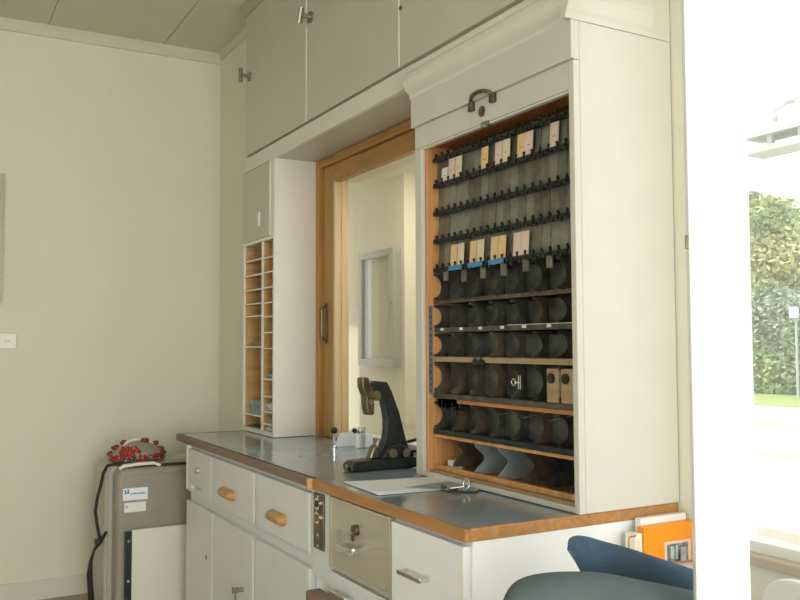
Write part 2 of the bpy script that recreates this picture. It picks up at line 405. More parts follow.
# bronze pull and escutcheon
hd = MB(); path = [(-.452, Y1-.006, 2.040), (-.445, Y1-.018, 2.050), (-.425, Y1-.028, 2.056), (-.395, Y1-.032, 2.058), (-.365, Y1-.028, 2.056), (-.350, Y1-.018, 2.050), (-.343, Y1-.006, 2.036)]
hd.tube(path, .0065, 10)
for xx in (-.452, -.343): hd.box(xx-.011, xx+.011, Y1-.018, Y1-.004, 2.018, 2.046)
hd.build('handle', M['bronze'], sh, .002).location.x += .008
MB().tube([(-.398, Y1-.003, 2.008), (-.398, Y1-.007, 2.008)], .016, 18).tube([(-.398, Y1-.007, 2.008), (-.398, Y1-.011, 2.008)], .007, 12).build('escutcheon', M['bronze'], sh)
MB().box(-.40, -.365, Y1-.008, Y1+.002, 1.955, 1.975).ball((-.385, Y1-.006, 1.962), .010, 1).build('catch', M['nickel'], tc_)

YR = .375
rows = dict(A=1.931, B=1.846, C=1.753, D=1.662, E=1.568, F=1.462, G=1.370, H=1.277, I=1.161, J=1.043)
x0r, x1r = -.735, -.017
# upper strips with little studs
def stud_strip(zc, n, name, mat, h=.009):
    m = MB(); m.box(x0r, x1r, YR-.004, YR+.012, zc-h, zc+h*.5)
    pitch = (x1r-x0r)/n
    for i in range(n):
        xx = x0r+pitch*(i+.5); a = pr.uniform(-.001, .001)
        m.box(xx-.0028, xx+.0028, YR-.004, YR+.003, zc+h*.3, zc+.011)
        m.ball((xx+a, YR-.002, zc+.0135), .0052, 1)
        m.box(xx-.009, xx+.004, YR-.009, YR-.003, zc-.006+a, zc+.001)
        m.box(xx+pitch*.4-.005, xx+pitch*.4+.004, YR-.007, YR-.002, zc-.014+a*2, zc-.004)
    return m.build(name, M[mat], tc_)
pr = random.Random(3)
for k in 'ABCDE': stud_strip(rows[k], 20, 'stud_strip', 'iron')
pr = random.Random(3)
M['plate2'] = paint('olive_grey_plate_light', (.27, .27, .215), .40, .2, .04, 30, .35)
M['plate3'] = paint('brown_grey_plate', (.16, .145, .115), .45, .3, .04, 30, .3)
for a, b in (('A', 'B'), ('B', 'C'), ('C', 'D'), ('D', 'E')):
    zt_, zb_ = rows[a]-.008, rows[b]+.0
    m = MB(); n = 20; pitch = (x1r-x0r)/n
    for i in range(n):
        off = pr.uniform(0, .004)
        nf = len(m.bm.faces)
        xx = x0r+i*pitch
        m.prism([(YR+.012+off, zb_), (YR+.016+off, zb_), (YR+.020+off, zt_), (YR+.016+off, zt_)], xx+.0006, xx+pitch-.0006, 'x')
        m.bm.faces.ensure_lookup_table()
        mi = pr.choice((0, 0, 1, 1, 2))
        for fc in m.bm.faces[nf:]: fc.material_index = mi
    m.build('slot_plate', [M['plate'], M['plate2'], M['plate3']], tc_)
# lower compartments: dividers with finger notches in their front edges
def divider(x, z0, z1, par, mat='dark', nr=.040, nd=.030, wave=False, yb=.60, y0=YR-.004):
    pts = [(yb, z0), (y0, z0)]
    zm = (z0+z1)/2; n = 12; nr = min(.036, .40*(z1-z0))
    if wave:
        for i in range(17):
            t = i/16; pts.append((y0+.036*math.sin(math.pi*min(1, max(0, t*1.15-.1)))**2, z0+(z1-z0)*t))
    else:
        for i in range(n+1):
            a = math.pi*i/n; pts.append((y0+nd*math.sin(a), zm-nr*math.cos(a)))
    pts += [(y0, z1), (yb, z1)]
    return MB().prism(pts, x-.0012, x+.0012, 'x').build('divider', M[mat], par)
pitch = .1036
for (za, zb, mt) in ((rows['F']+.006, rows['E']-.012, 'dark'), (rows['G']+.008, rows['F']-.010, 'dark'), (rows['H']+.008, rows['G']-.012, 'dark'), (rows['I']+.008, rows['H']-.010, 'darkbrown'), (rows['J']+.010, rows['I']-.022, 'darkbrown')):
    for i in range(7):
        divider(-.733+i*pitch, za, zb, tc_, pr.choice((mt, mt, 'dark', 'darkbrown')))
# follower plates / holders standing inside each compartment (dark curved sheets)
fm = MB()
for (za, zb) in ((rows['F'], rows['E']), (rows['G'], rows['F']), (rows['H'], rows['G']), (rows['I'], rows['H']), (rows['J'], rows['I'])):
    for i in range(7):
        xa = -.733+i*pitch
        fm.box(xa+.004, min(xa+pitch-.004, -.018), YR+.046+pr.uniform(0, .012), YR+.066, za+.008, zb-.014-pr.uniform(0, .008))
fm.build('follower_plates', M['dark'], tc_)
fs = box(x0r, x1r, YR-.004, YR+.012, rows['F']-.007, rows['F']+.004).build('shelf_strip', M['darkbrown'], tc_)
stud0 = None
for i in range(22):
    if stud0 is None:
        stud0 = MB().ball((x0r+.5*(x1r-x0r)/22, YR-.005, rows['F']+.002), .0048, 1, (1.3, 1, .8)).build('brass_stud', M['brass'], tc_)
    else:
        o = stud0.copy(); COL.objects.link(o); o.parent = tc_; o.location.x += i*(x1r-x0r)/22
P('shelf', 'dark', x0r, x1r, YR-.002, .60, rows['F']-.004, rows['F']+.002, bev=0)
P('shelf', 'dark', x0r, x1r, YR-.002, .60, rows['G']-.008, rows['G']+.007, bev=.001)
P('shelf', 'dark', x0r, x1r, YR+.006, .60, rows['E']-.010, rows['E']-.004, bev=0)
P('shelf', 'tanwood', x0r, x1r, YR-.008, .60, rows['H']-.009, rows['H']+.007, bev=.001)
P('shelf', 'dark', x0r, x1r, YR-.006, .60, rows['I']-.010, rows['I']+.006, bev=.001)
P('shelf', 'redwood', -.60, x1r, YR-.004, .60, rows['I']-.022, rows['I']-.0105, bev=.001)
P('shelf', 'black', x0r, x1r, YR-.008, .60, rows['J']-.008, rows['J']+.009, bev=.001)
P('shelf', 'orangewood', x0r, x1r, YR-.006, .60, rows['J']-.018, rows['J']-.0085, bev=.001)
for i in range(7):   # hanging clip plates of uneven length under the strip
    xa = -.733+i*pitch+.056
    box(xa, xa+.026, YR-.002, YR+.002, rows['E']-.040-pr.uniform(0, .014), rows['E']-.006).build('clip_plate', M[('plate', 'plate3', 'plate')[i % 3]], tc_)
for i, xx in enumerate((-.685, -.575, -.471, -.36, -.257, -.149)):
    box(xx-.008, xx+.008, YR-.0045, YR-.002, rows['G']-.002, rows['G']+.006).build('label_tag', M['cardwhite'], tc_)
for a, b in ((-.629, -.556), (-.521, -.446), (-.411, -.339)):
    box(a, b, YR-.014, YR-.011, rows['E']-.012, rows['E']+.003).build('blue_label', M['blue'], tc_)
P('label_rail', 'cardwhite', -.335, x1r, YR-.0055, YR-.0035, rows['G']+.0070, rows['G']+.0085, bev=0)
# bottom row: broad wavy sheets
for xx, mt in ((-.648, 'darkbrown'), (-.528, 'bluesheet'), (-.408, 'bluesheet'), (-.285, 'darkbrown'), (-.180, 'dark'), (-.085, 'dark')):
    divider(xx, .937 if mt != 'bluesheet' else .925, rows['J']-.019, tc_, mt, wave=True, yb=.58, y0=YR+.012)
# wires in row I-J
for xx in (-.36, -.24, -.13): MB().tube([(xx-.03, YR, 1.118), (xx+.045, YR+.03, 1.137)], .0014, 6).build('wire', M['nickel'], tc_)
# clip with a ring and two wooden gauges in row H-I
k = tag(MB().tube([(-.298+.009*math.cos(a*math.pi/8), YR-.010, 1.216+.009*math.sin(a*math.pi/8)) for a in range(17)], .0026, 6, None, False).box(-.275, -.270, YR-.013, YR-.009, 1.198, 1.236).box(-.266, -.262, YR-.013, YR-.009, 1.198, 1.236).box(-.292, -.262, YR-.012, YR-.010, 1.214, 1.218).build('metal_clip', M['chrome'], None), 'small chrome clip with a ring hanging in the fourth dark rack row', 'clip')
for i, (xx, lb) in enumerate(((-.162, 'pale wooden stop block with round dark dial, left one in the rack'), (-.104, 'pale wooden stop block with round dark dial, right one in the rack'))):
    g = thing('stop_block', (xx+.024, YR, rows['I']+.006), lb, 'block', 'wooden stop blocks in the ticket rack')
    MB().box(xx, xx+.05, YR-.004, YR+.04, rows['I']+.0062, 1.262-.004).build('block', M['tanwood'], g, .003)
    MB().tube([(xx+.022, YR-.004, 1.232), (xx+.022, YR-.009, 1.232)], .014, 16).build('dial', M['iron'], g)
# dark clip clutter in rack row I (black bits) and shelf H
tag(MB().box(-.50, -.44, YR-.014, YR-.009, 1.262, 1.276).ball((-.486, YR-.012, 1.276), .008, 1).ball((-.455, YR-.012, 1.277), .007, 1).build('spring_clip', M['black'], None), 'small black spring clip on the tan shelf of the ticket rack', 'clip')
m = MB()
for i in range(26):
    xx = x0r+.02+pr.random()*.12; m.box(xx, xx+.018, YR-.003, YR+.02, rows['I']-.045+pr.random()*.02, rows['I']-.012)
m.build('hanging_clips', M['iron'], tc_)
tag(box(-.700, -.662, .40, .43, .922, .952).build('paper_tag', M['paper'], None), 'small white paper tag at the left of the bottom rack row', 'tag')

# ticket cards
cards = [(-.654, 'cardwhite', 0), (-.612, 'cardpink', 0), (-.572, 'card', 0), (-.429, 'cardyellow', 0), (-.358, 'cardpink', 0), (-.320, 'card', 0), (-.249, 'cardyellow', 0), (-.214, 'cardpink', 0), (-.104, 'cardpink', 0),
         (-.610, 'cardyellow', 1), (-.571, 'card', 1), (-.502, 'cardyellow', 1), (-.463, 'card', 1), (-.391, 'cardyellow', 1), (-.353, 'cardyellow', 1), (-.281, 'cardpink', 1), (-.245, 'cardpink', 1)]
order = [0, 0]
tot = [sum(1 for c in cards if c[2] == r) for r in (0, 1)]
cn = {'cardwhite': 'white', 'cardpink': 'pink', 'card': 'cream', 'cardyellow': 'yellow'}
ordn = ['first', 'second', 'third', 'fourth', 'fifth', 'sixth', 'seventh', 'eighth', 'ninth']
for xx, mt, r in cards:
    zb_ = rows['B' if r == 0 else 'E']+.004; hgt = .068 if mt != 'cardwhite' else .045
    m = MB(); m.prism([(YR-.001, zb_), (YR+.001, zb_), (YR+.005, zb_+hgt), (YR+.003, zb_+hgt)], xx-.0172, xx+.0172, 'x')
    nf = len(m.bm.faces)
    for zz, w in ((.42, .006), ):
        t = zz; yy = YR-.0011+.004*t
        if r == 0: m.box(xx-w, xx+w, yy-.0008, yy+.0004, zb_+hgt*t, zb_+hgt*t+.0018)
    m.bm.faces.ensure_lookup_table()
    for fc in m.bm.faces[nf:]: fc.material_index = 1
    o = m.build('ticket_card', [M[mt], M['ink']]); o.location.x = -.018 if r == 0 else -.010
    lab = '%s ticket card, %s from the left in the %s lit row of the rack' % (cn[mt], ordn[order[r]], ('top', 'blue-labelled')[r])
    tag(o, lab, 'ticket', 'ticket cards in the rack'); order[r] += 1

# ------------------------------------------------------------------ upper cabinets
uc = thing('overhead_cabinet', (-1.25, .34, 2.2), 'cream overhead cabinet row up to the ceiling, with steel turn latches', 'cabinet')
MB().box(-2.51, .0, Y1+.02, struct_y, 2.201, ZC-.002).build('body', M['cab_shaded'], uc)
box(-2.51, -.80, Y1, Y1+.02, 2.201, 2.272).build('fascia', M['cream'], uc, .002)
MB().prism([(Y1+.02, 2.148), (Y1-.008, 2.148), (Y1-.010, 2.160), (Y1-.022, 2.172), (Y1-.030, 2.184), (Y1-.034, 2.205), (Y1-.030, 2.225), (Y1-.012, 2.245), (Y1-.010, 2.262), (Y1+.02, 2.262)], -.815, .008, 'x').build('cornice', M['cream'], uc)
MB().prism([(-.01, 2.1485), (.008, 2.1485), (.010, 2.162), (.015, 2.172), (.019, 2.184), (.021, 2.205), (.019, 2.225), (.012, 2.245), (.010, 2.262), (-.01, 2.262)], Y1-.03, .605, 'y').build('cornice', M['rackpaint'], uc)
box(0, .006, .605, struct_y, 2.1485, 2.262).build('side_filler', M['rackpaint'], uc)
box(0, .006, Y1, struct_y, 2.262, ZC-.002).build('side_panel', M['rackpaint'], uc)
MB().prism([(.0, 2.29), (.024, 2.29), (.026, 2.31), (.0, 2.315)], Y1, .655, 'y').build('side_trim', M['cream'], uc)
ud = []
for a, b in ((-2.497, -1.727), (-1.713, -.913), (-.897, -.006)):
    d = box(a, b, Y1-.001, Y1+.02, 2.284, ZC-.06).build('door', M['cab_shaded'], uc, .002); ud.append(d)
    MB().box(a-.008, a-.0005, Y1-.003, Y1+.02, 2.286, ZC-.062).build('edge_band', M['edge'], uc) if a > -2.4 else None
box(-2.51, .012, Y1+.002, Y1+.02, ZC-.06, ZC-.002).build('top_rail', M['cream'], uc)
MB().prism([(Y1+.004, ZC-.055), (Y1-.012, ZC-.048), (Y1-.03, ZC-.016), (Y1-.034, ZC-.002), (Y1+.004, ZC-.002)], -2.515, .012, 'x').build('crown', M['crown'], uc)
def tlatch(x, z, tilt, par):
    m = MB(); m.tube([(x, Y1-.001, z), (x, Y1-.010, z)], .024, 18); m.tube([(x, Y1-.010, z), (x, Y1-.050, z)], .009, 10)
    m.box(x-.028, x-.010, Y1-.006, Y1, z-.016, z+.016)
    a = tilt; dx, dz = math.sin(a)*.030, math.cos(a)*.034
    m.tube([(x-dx, Y1-.050, z-dz), (x+dx, Y1-.050, z+dz)], .0105, 10)
    m.build('latch', M['nickel'], par)
tlatch(-2.44, 2.683, 0, ud[0]); tlatch(-1.665, 2.724, .5, ud[1])
MB().tube([(-.885, Y1-.001, 2.49), (-.885, Y1-.006, 2.49)], .008, 10).build('keyhole', M['bronze'], uc)

# ------------------------------------------------------------------ tall pigeonhole cabinet
pc = thing('pigeonhole_cabinet', (-2.3, .45, .9), 'narrow cream cabinet with open wooden pigeonholes, left of the ticket window', 'cabinet')
xc = -2.088
MB().box(xc-.016, xc, Y1-.003, .551, .9008, 2.20).build('side_panel', M['cab'], pc)
MB().box(-2.53, -2.518, Y1, .551, .903, 2.20).build('side_panel', M['cab'], pc)
MB().box(-2.518, xc-.016, .545, .551, .903, 2.20).build('back_panel', M['pigwood'], pc)
MB().box(-2.518, xc-.016, Y1+.01, .545, 1.825, 2.20).build('upper_box', M['cab'], pc)
dd = box(-2.53, -2.155, Y1-.003, Y1+.016, 1.842, 2.196).build('door', M['cab_shaded'], pc, .002)
MB().box(-2.1545, -2.140, Y1-.004, Y1+.01, 1.842, 2.196).build('edge_band', M['edge'], dd)
MB().box(-2.295, -2.275, Y1-.010, Y1-.003, 1.90, 1.97).tube([(-2.285, Y1-.01, 1.935), (-2.285, Y1-.014, 1.935)], .006, 8).build('catch', M['edge'], dd, .002)
MB().box(-2.140, xc-.0162, Y1-.002, Y1+.0095, 1.840, 2.20).build('stile', M['cab'], pc, .001)
MB().box(-2.517, xc-.0162, Y1-.004, Y1+.0095, 1.823, 1.839).build('rail', M['edge'], pc)
MB().box(-2.262, -2.248, Y1, Y1+.008, .921, 1.823).build('partition_edge', M['edge'], MB().box(-2.262, -2.248, Y1+.008, .545, .921, 1.823).build('partition', M['pigwood'], pc))
MB().box(-2.517, xc-.0162, Y1-.001, .545, .9008, .921).build('bottom_board', M['edge'], pc)
MB().box(-2.515, -2.508, Y1+.012, .545, .921, 1.823).box(xc-.024, xc-.0165, Y1+.012, .545, .921, 1.823).build('lining', M['pigwood'], pc)
def pigeon_shelf(a, b, z):
    m = MB(); m.box(a, b, Y1+.006, .545, z-.004, z+.003)
    nf = len(m.bm.faces); m.box(a, b, Y1+.001, Y1+.006, z-.004, z+.003); m.bm.faces.ensure_lookup_table()
    for fc in m.bm.faces[nf:]: fc.material_index = 1
    m.build('shelf', [M['pigwood'], M['edge']], pc)
for z in (1.744, 1.67, 1.598, 1.529, 1.468, 1.317, .985): pigeon_shelf(-2.508, -2.262, z)
for z in (1.741, 1.671, 1.598, 1.526, 1.46, 1.385, 1.31, 1.165, 1.085, 1.012, .955): pigeon_shelf(-2.248, xc-.024, z)
for xx in (-2.509, ): MB().box(-2.53, -2.511, Y1-.001, Y1+.01, .921, 1.823).build('stile', M['edge'], pc)
M['bpaper'] = paint('blue_paper', (.38, .47, .52), .7, .3, 0, 30)
def papers(x0, x1, z, n, mat, lab, seed):
    r = random.Random(seed); m = MB()
    for i in range(n):
        a = r.uniform(-.05, .05); cx_, cy_ = (x0+x1)/2, Y1+.10
        T_ = Matrix.Translation((cx_, cy_, z+.0005+i*.004)) @ Matrix.Rotation(a, 4, 'Z')
        w = (x1-x0)/2-.012-r.uniform(0, .01)
        m.box(-w, w, -.085+r.uniform(0, .02), .08, 0, .003+r.uniform(0, .0006), T_)
    tag(m.build('paper_stack', M[mat]), lab, 'papers', 'papers in the pigeonholes')
papers(-2.508, -2.262, 1.32, 6, 'tanwood', 'brownish paper bundle on the left shelf half way up the pigeonholes', 1)
papers(-2.508, -2.262, .988, 17, 'bpaper', 'tall pale blue paper bundle near the bottom of the left pigeonholes', 2)
papers(-2.508, -2.262, .921, 2, 'darkbrown', 'flat dark brown sheets in the lowest left pigeonhole', 3)
papers(-2.248, -2.105, 1.168, 5, 'bpaper', 'small grey-blue paper pile in the right pigeonholes, highest blue one', 4)
papers(-2.248, -2.105, 1.015, 9, 'paper', 'white paper pile in the right column of pigeonholes', 5)
papers(-2.248, -2.105, .958, 5, 'bpaper', 'pale blue paper pile one shelf above the lowest right pigeonhole', 6)
papers(-2.248, -2.105, .921, 5, 'cardwhite', 'off-white papers in the lowest right pigeonhole', 7)

# ------------------------------------------------------------------ ticket window
w1 = bpy.data.objects.new('window_1', None); COL.objects.link(w1); w1.location = (-1.45, .6, .9); struct(w1)
XE = -.806
MB().box(-2.087, -2.043, .545, YB-.002, .902, 2.197).build('casing', M['oak'], w1, .003)
MB().box(-2.043, XE, .545, YB-.002, 2.160, 2.197).build('casing', M['oakx'], w1, .003)
MB().box(-2.043, -1.91, .562, .585, .902, 2.158).build('sash_stile', M['oak'], w1, .003)
MB().box(-1.91, XE, .562, .585, 2.085, 2.158).build('sash_rail', M['oakx'], w1, .003)
MB().box(-1.910, -1.897, .556, .59, .902, 2.083).build('bead', M['paleoak'], w1, .002)
MB().box(-1.897, XE, .556, .59, 2.074, 2.086).build('bead', M['oakx'], w1, .002)
MB().box(-1.912, -1.894, .59, .626, .902, 2.10).build('reveal', M['paleoak'], w1)
MB().box(-1.894, XE, .59, YB, 2.082, 2.10).build('reveal_lining', M['hall'], w1)
MB().box(-1.893, XE, .61, .614, .93, 2.085).build('pane', M['glass'], w1)
MB().box(-1.893, XE, .600, .624, .901, .93).build('sill_rail', M['alu'], w1, .002)
MB().box(-2.012, -1.985, .556, .562, 1.33, 1.52).tube([(-1.998, .556, 1.34), (-1.998, .538, 1.36), (-1.998, .538, 1.49), (-1.998, .556, 1.51)], .007, 8).build('handle', M['bronze'], w1)

# hall beyond the ticket window
struct(box(-3.9, -2.383, 1.20, 1.32, 0, 2.6).build('wall_far', M['hall']))
struct(box(-4.5, -1.35, 2.40, 2.5, 0, 2.6).build('wall_beyond', M['hall']))
struct(box(-1.35, -1.28, .81, 2.5, 0, 2.6).build('wall_hall', M['hall']))
struct(box(-4.5, -1.28, .81, 2.5, -.1, 0).build('floor_hall', M['floor']))
struct(box(-4.5, -1.28, .805, 2.5, 2.285, 2.4).build('ceiling_hall', M['hall']))
nc = thing('notice_case', (-2.7, 1.2, 1.2), 'slim aluminium notice case with glass front on the cream wall beyond the ticket window', 'notice board')
m = MB(); yy0, yy1 = 1.145, 1.199; xa, xb, za, zb = -2.84, -2.415, 1.205, 1.858
for b_ in ((xa, xb, za, za+.04), (xa, xb, zb-.04, zb), (xa, xa+.045, za+.0402, zb-.0402), (xb-.045, xb, za+.0402, zb-.0402)): m.box(b_[0], b_[1], yy0, yy1, b_[2], b_[3])
m.build('frame', M['alu'], nc, .004)
box(xa+.045, xb-.045, yy1-.012, yy1, za+.04, zb-.04).build('backboard', M['felt'], nc)
box(xa+.045, xb-.045, yy0+.012, yy0+.016, za+.04, zb-.04).build('pane', M['glass'], nc)
MB().tube([(xb-.02, yy0, 1.55), (xb-.02, yy0-.006, 1.55)], .007, 10).build('lock', M['bronze'], nc)
box(xa+.06, xa+.075, yy1-.016, yy1-.012, za+.06, zb-.05).build('sheet_edge', M['paper'], nc)

# ------------------------------------------------------------------ things on the counter
def Tz(x, y, z, a): return Matrix.Translation((x, y, z)) @ Matrix.Rotation(a, 4, 'Z')
ZT = .9005
# dating press
dp = thing('ticket_dating_press', (-.98, .3, ZT), 'black cast-iron ticket dating press with curved arm and brass head, beside the ticket rack', 'press')
MB().prism([(.165, ZT), (.163, ZT+.022), (.178, ZT+.034), (.205, ZT+.036), (.41, ZT+.036), (.418, ZT+.03), (.418, ZT)], -.990, -.925, 'x').build('base', M['iron'], dp, .006, seg=3)
for yy in (.172, ): MB().tube([(-.955, .163, ZT+.013), (-.955, .159, ZT+.013)], .010, 12).build('bolt', M['nickel'], dp)
back_ = [(.312, 1.196), (.330, 1.165), (.343, 1.132), (.360, 1.09), (.373, 1.044), (.385, 1.00), (.398, .965), (.412, .945), (.412, ZT+.036)]
front_ = [(.270, ZT+.036), (.272, .948), (.290, .97), (.303, 1.00), (.309, 1.035), (.308, 1.07), (.302, 1.105), (.294, 1.135), (.284, 1.150), (.262, 1.156), (.240, 1.165), (.238, 1.192), (.262, 1.201)]
MB().prism(back_+front_, -.980, -.945, 'x').build('arm', M['iron'], dp, .006, seg=3)
MB().prism([(.283, ZT+.036), (.29, .95), (.31, .975), (.345, .985), (.385, .97), (.41, .945), (.41, ZT+.036)], -.988, -.932, 'x').build('foot', M['iron'], dp, .008, seg=3)
MB().prism([(.214, 1.212), (.24, 1.214), (.246, 1.195), (.256, 1.17), (.262, 1.13), (.262, 1.085), (.236, 1.085), (.230, 1.115), (.228, 1.15), (.214, 1.18)], -.985, -.943, 'x').build('head', M['headmetal'], dp, .005)
MB().tube([(-.99, .266, 1.150), (-.936, .266, 1.150)], .017, 16).tube([(-.936, .266, 1.150), (-.930, .266, 1.150)], .009, 12).build('pivot', M['brass'], dp)
MB().tube([(-.945, .246, 1.130), (-.938, .246, 1.130)], .010, 12).build('knob', M['nickel'], dp)
MB().tube([(-.93, .32, .955), (-.918, .32, .955)], .016, 14).tube([(-.93, .37, .953), (-.915, .37, .953)], .015, 14).build('bolt', M['nickel'], dp)
MB().tube([(-.93, .395, .955), (-.90, .405, .96), (-.895, .42, .985), (-.93, .42, .995), (-.96, .40, .985)], .006, 8).ball((-.91, .42, .948), .016, 2, jit=.1).build('spring_arm', M['iron'], dp, smooth=True)
MB().prism([(.245, ZT+.036), (.262, .975), (.275, .985), (.285, ZT+.036)], -.985, -.95, 'x').build('jaw', M['bronze'], dp, .004)

# papers and keys
def sheet(pts, z, th=.0008):
    m = MB(); m.prism(pts, z, z+th, 'z'); return m
pr_ = thing('paper_sheets', (-.60, .2, ZT), 'loose white paper sheets lying on the counter in front of the press', 'papers')
sheet([(-.760, .055), (-.500, .040), (-.478, .325), (-.690, .370)], ZT, .0015).build('sheet', M['paper'], pr_)
sheet([(-.740, .075), (-.520, .050), (-.520, .300), (-.700, .350)], ZT+.0016, .001).build('sheet', M['paper'], pr_)
m = MB(); n = 8
for i in range(n):
    pass
sheet([(-.56, .16), (-.40, .30), (-.455, .372), (-.60, .36)], ZT+.0028, .0006).build('clear_film', M['bpaper'], pr_)
kt = thing('key_bunch', (-.44, .26, ZT+.004), 'bunch of shiny keys on a ring on the counter by the ticket rack', 'keys')
kr = MB().tube([(-.432+.016*math.cos(a*math.pi/10), .292+.006*math.sin(a*math.pi/10), ZT+.018+.016*math.sin(a*math.pi/10)) for a in range(21)], .0036, 8, None, False).build('ring', M['chrome'], kt, smooth=True)
MB().tube([(-.435, .285, ZT+.012), (-.447, .243, ZT+.009)], .004, 8).box(-.008, .008, -.003, .003, 0, .014, Tz(-.449, .236, ZT+.004, .4)).build('key', M['chrome'], kt)
MB().tube([(-.440, .275, ZT+.010), (-.455, .24, ZT+.013)], .003, 8).tube([(-.445, .27, ZT+.006), (-.425, .235, ZT+.004)], .003, 8).ball((-.455, .225, ZT+.014), .008, 2, (1, .6, .8)).build('key', M['bronze'], kt)
# objects by the window
ws = thing('counter_stand', (-1.62, .43, ZT), 'little chrome stand with a black ball knob near the ticket window', 'stand')
MB().tube([(-1.62, .425, ZT), (-1.62, .425, ZT+.004), (-1.62, .425, ZT+.0041), (-1.62, .425, .955)], .006, 10, [.016, .016, .006, .005]).build('post', M['chrome'], ws)
MB().ball((-1.62, .425, .968), .015, 2).build('ball_knob', M['black'], ws, smooth=True)
MB().tube([(-1.69, .415, ZT+.004), (-1.62, .425, ZT+.006)], .0025, 6).build('wire', M['bronze'], ws)
for px_, y0_, y1_, sl, lb in ((-1.612, .420, .530, .028, 'white tray plate standing at the ticket window, nearest the chrome stand'), (-1.53, .478, .558, .0, 'white tray plate standing at the ticket window, behind the press arm'), (-1.09, .515, .558, .0, 'white tray plate standing at the ticket window, beside the ticket cabinet')):
    m = MB(); m.prism([(y0_, ZT), (y1_, ZT), (y1_, .958), (y0_+sl, .958)], px_, px_+.003, 'x')
    tag(m.build('tray_plate', M['paper']), lb, 'tray', 'tray plates at the ticket window')
tag(MB().prism([(.408, ZT), (.440, ZT), (.452, .965)], -1.272, -1.270, 'x').build('paper_slip', M['paper']), 'white pointed slip standing behind the foot of the press', 'paper')
hk = thing('speech_knob', (-1.44, .555, ZT), 'round dark knob on a thin ribbed post at the window glass', 'knob')
MB().tube([(-1.535, .51, ZT), (-1.535, .51, .985)], .016, 12).build('post', M['glassrib'], hk)
MB().ball((-1.61, .515, .963), .015, 2, (1.5, .6, .8)).tube([(-1.61, .515, .963), (-1.535, .51, .962)], .004, 6).build('knob', M['iron'], hk, smooth=True)

# ------------------------------------------------------------------ suitcase and things around
def rounded_rect(y0, y1, z0, z1, r, n=6):
    pts = []
    for cy_, cz_, a0 in ((y1-r, z1-r, 0), (y0+r, z1-r, 90), (y0+r, z0+r, 180), (y1-r, z0+r, 270)):
        for i in range(n+1):
            a = math.radians(a0+90*i/n); pts.append((cy_+r*math.cos(a), cz_+r*math.sin(a)))
    return pts
sc = thing('suitcase', (-2.66, 0, 0), 'large grey-brown hard-shell suitcase standing left of the counter', 'suitcase')
MB().prism(rounded_rect(-.300, .26, .03, .755, .045), -2.90, -2.665, 'x').build('rear_shell', M['case2'], sc, .018, seg=4)
MB().prism(rounded_rect(-.268, .25, .035, .745, .045), -2.645, -2.53, 'x').build('front_shell', M['case'], sc, .022, seg=4)
MB().prism(rounded_rect(-.285, .256, .032, .750, .045), -2.666, -2.644, 'x').build('rim', M['case2'], sc, .002)
MB().prism(rounded_rect(-.245, .22, .07, .715, .04), -2.531, -2.526, 'x').build('lid_panel', M['case'], sc, .005)
hm = MB(); hm.ribbon([(-2.575, -.250, .742), (-2.575, -.236, .754), (-2.575, -.16, .760), (-2.575, -.09, .760), (-2.575, -.055, .746)], (.018, 0, 0), (0, 0, .007)); hm.build('handle', M['edge'], sc, .003)
for yy in (-.25, .2):
    for xx in (-2.86, -2.57): MB().tube([(xx-.012, yy, .02), (xx+.012, yy, .02)], .02, 12).build('wheel', M['black'], sc)
lb = box(-2.526, -2.5245, -.242, -.128, .598, .655).build('label_sticker', M['paper'], sc); lb['label'] = 'white sticker with a small blue mark and a line of blue lettering'
MB().box(-2.5245, -2.5239, -.234, -.227, .628, .648).box(-2.5245, -2.5239, -.225, -.213, .630, .639).box(-2.5245, -2.5239, -.222, -.214, .640, .650).build('logo', M['blue'], lb)
l2 = box(-2.526, -2.5245, -.235, -.136, .543, .588).build('label_sticker', M['white'], sc)
box(-2.5245, -2.5239, -.229, -.222, .566, .575).build('mark', M['ink'], l2)
ins = MB(); rr_ = random.Random(4); yy = -.208
while yy < -.137:
    w_ = rr_.uniform(.003, .006); ins.box(-2.5245, -2.5239, yy, yy+w_, .625, .631+rr_.uniform(0, .003)); yy += w_+.0022
ins.build('lettering', M['blue'], lb)
st = MB()
st.ribbon([(-2.575, -.06, .7485), (-2.575, .0, .7495), (-2.575, .25, .7485)], (.028, 0, 0), (0, 0, .0025))
st.build('strap', M['strap'], sc)
st = MB(); pth = [(-2.58, -.235, .757), (-2.62, -.26, .760), (-2.65, -.290, .752), (-2.66, -.308, .715), (-2.66, -.318, .66), (-2.65, -.335, .60), (-2.65, -.343, .54), (-2.65, -.335, .48), (-2.65, -.325, .43), (-2.65, -.318, .395)]
for a, b in ((0, 0),): st.tube(pth, .0075, 6)
st.build('strap', M['strap'], sc, smooth=True)
st = MB(); st.tube([(-2.65, -.29, .44), (-2.65, -.32, .395), (-2.65, -.345, .36), (-2.65, -.36, .31), (-2.65, -.365, .25), (-2.65, -.36, .18), (-2.65, -.355, .1)], 0, 6, [.006, .012, .006, .009, .014, .014, .014]); st.build('strap', M['strap'], sc, smooth=True)
MB().box(-2.66, -2.64, -.345, -.315, .385, .41).build('buckle', M['black'], sc, .003)

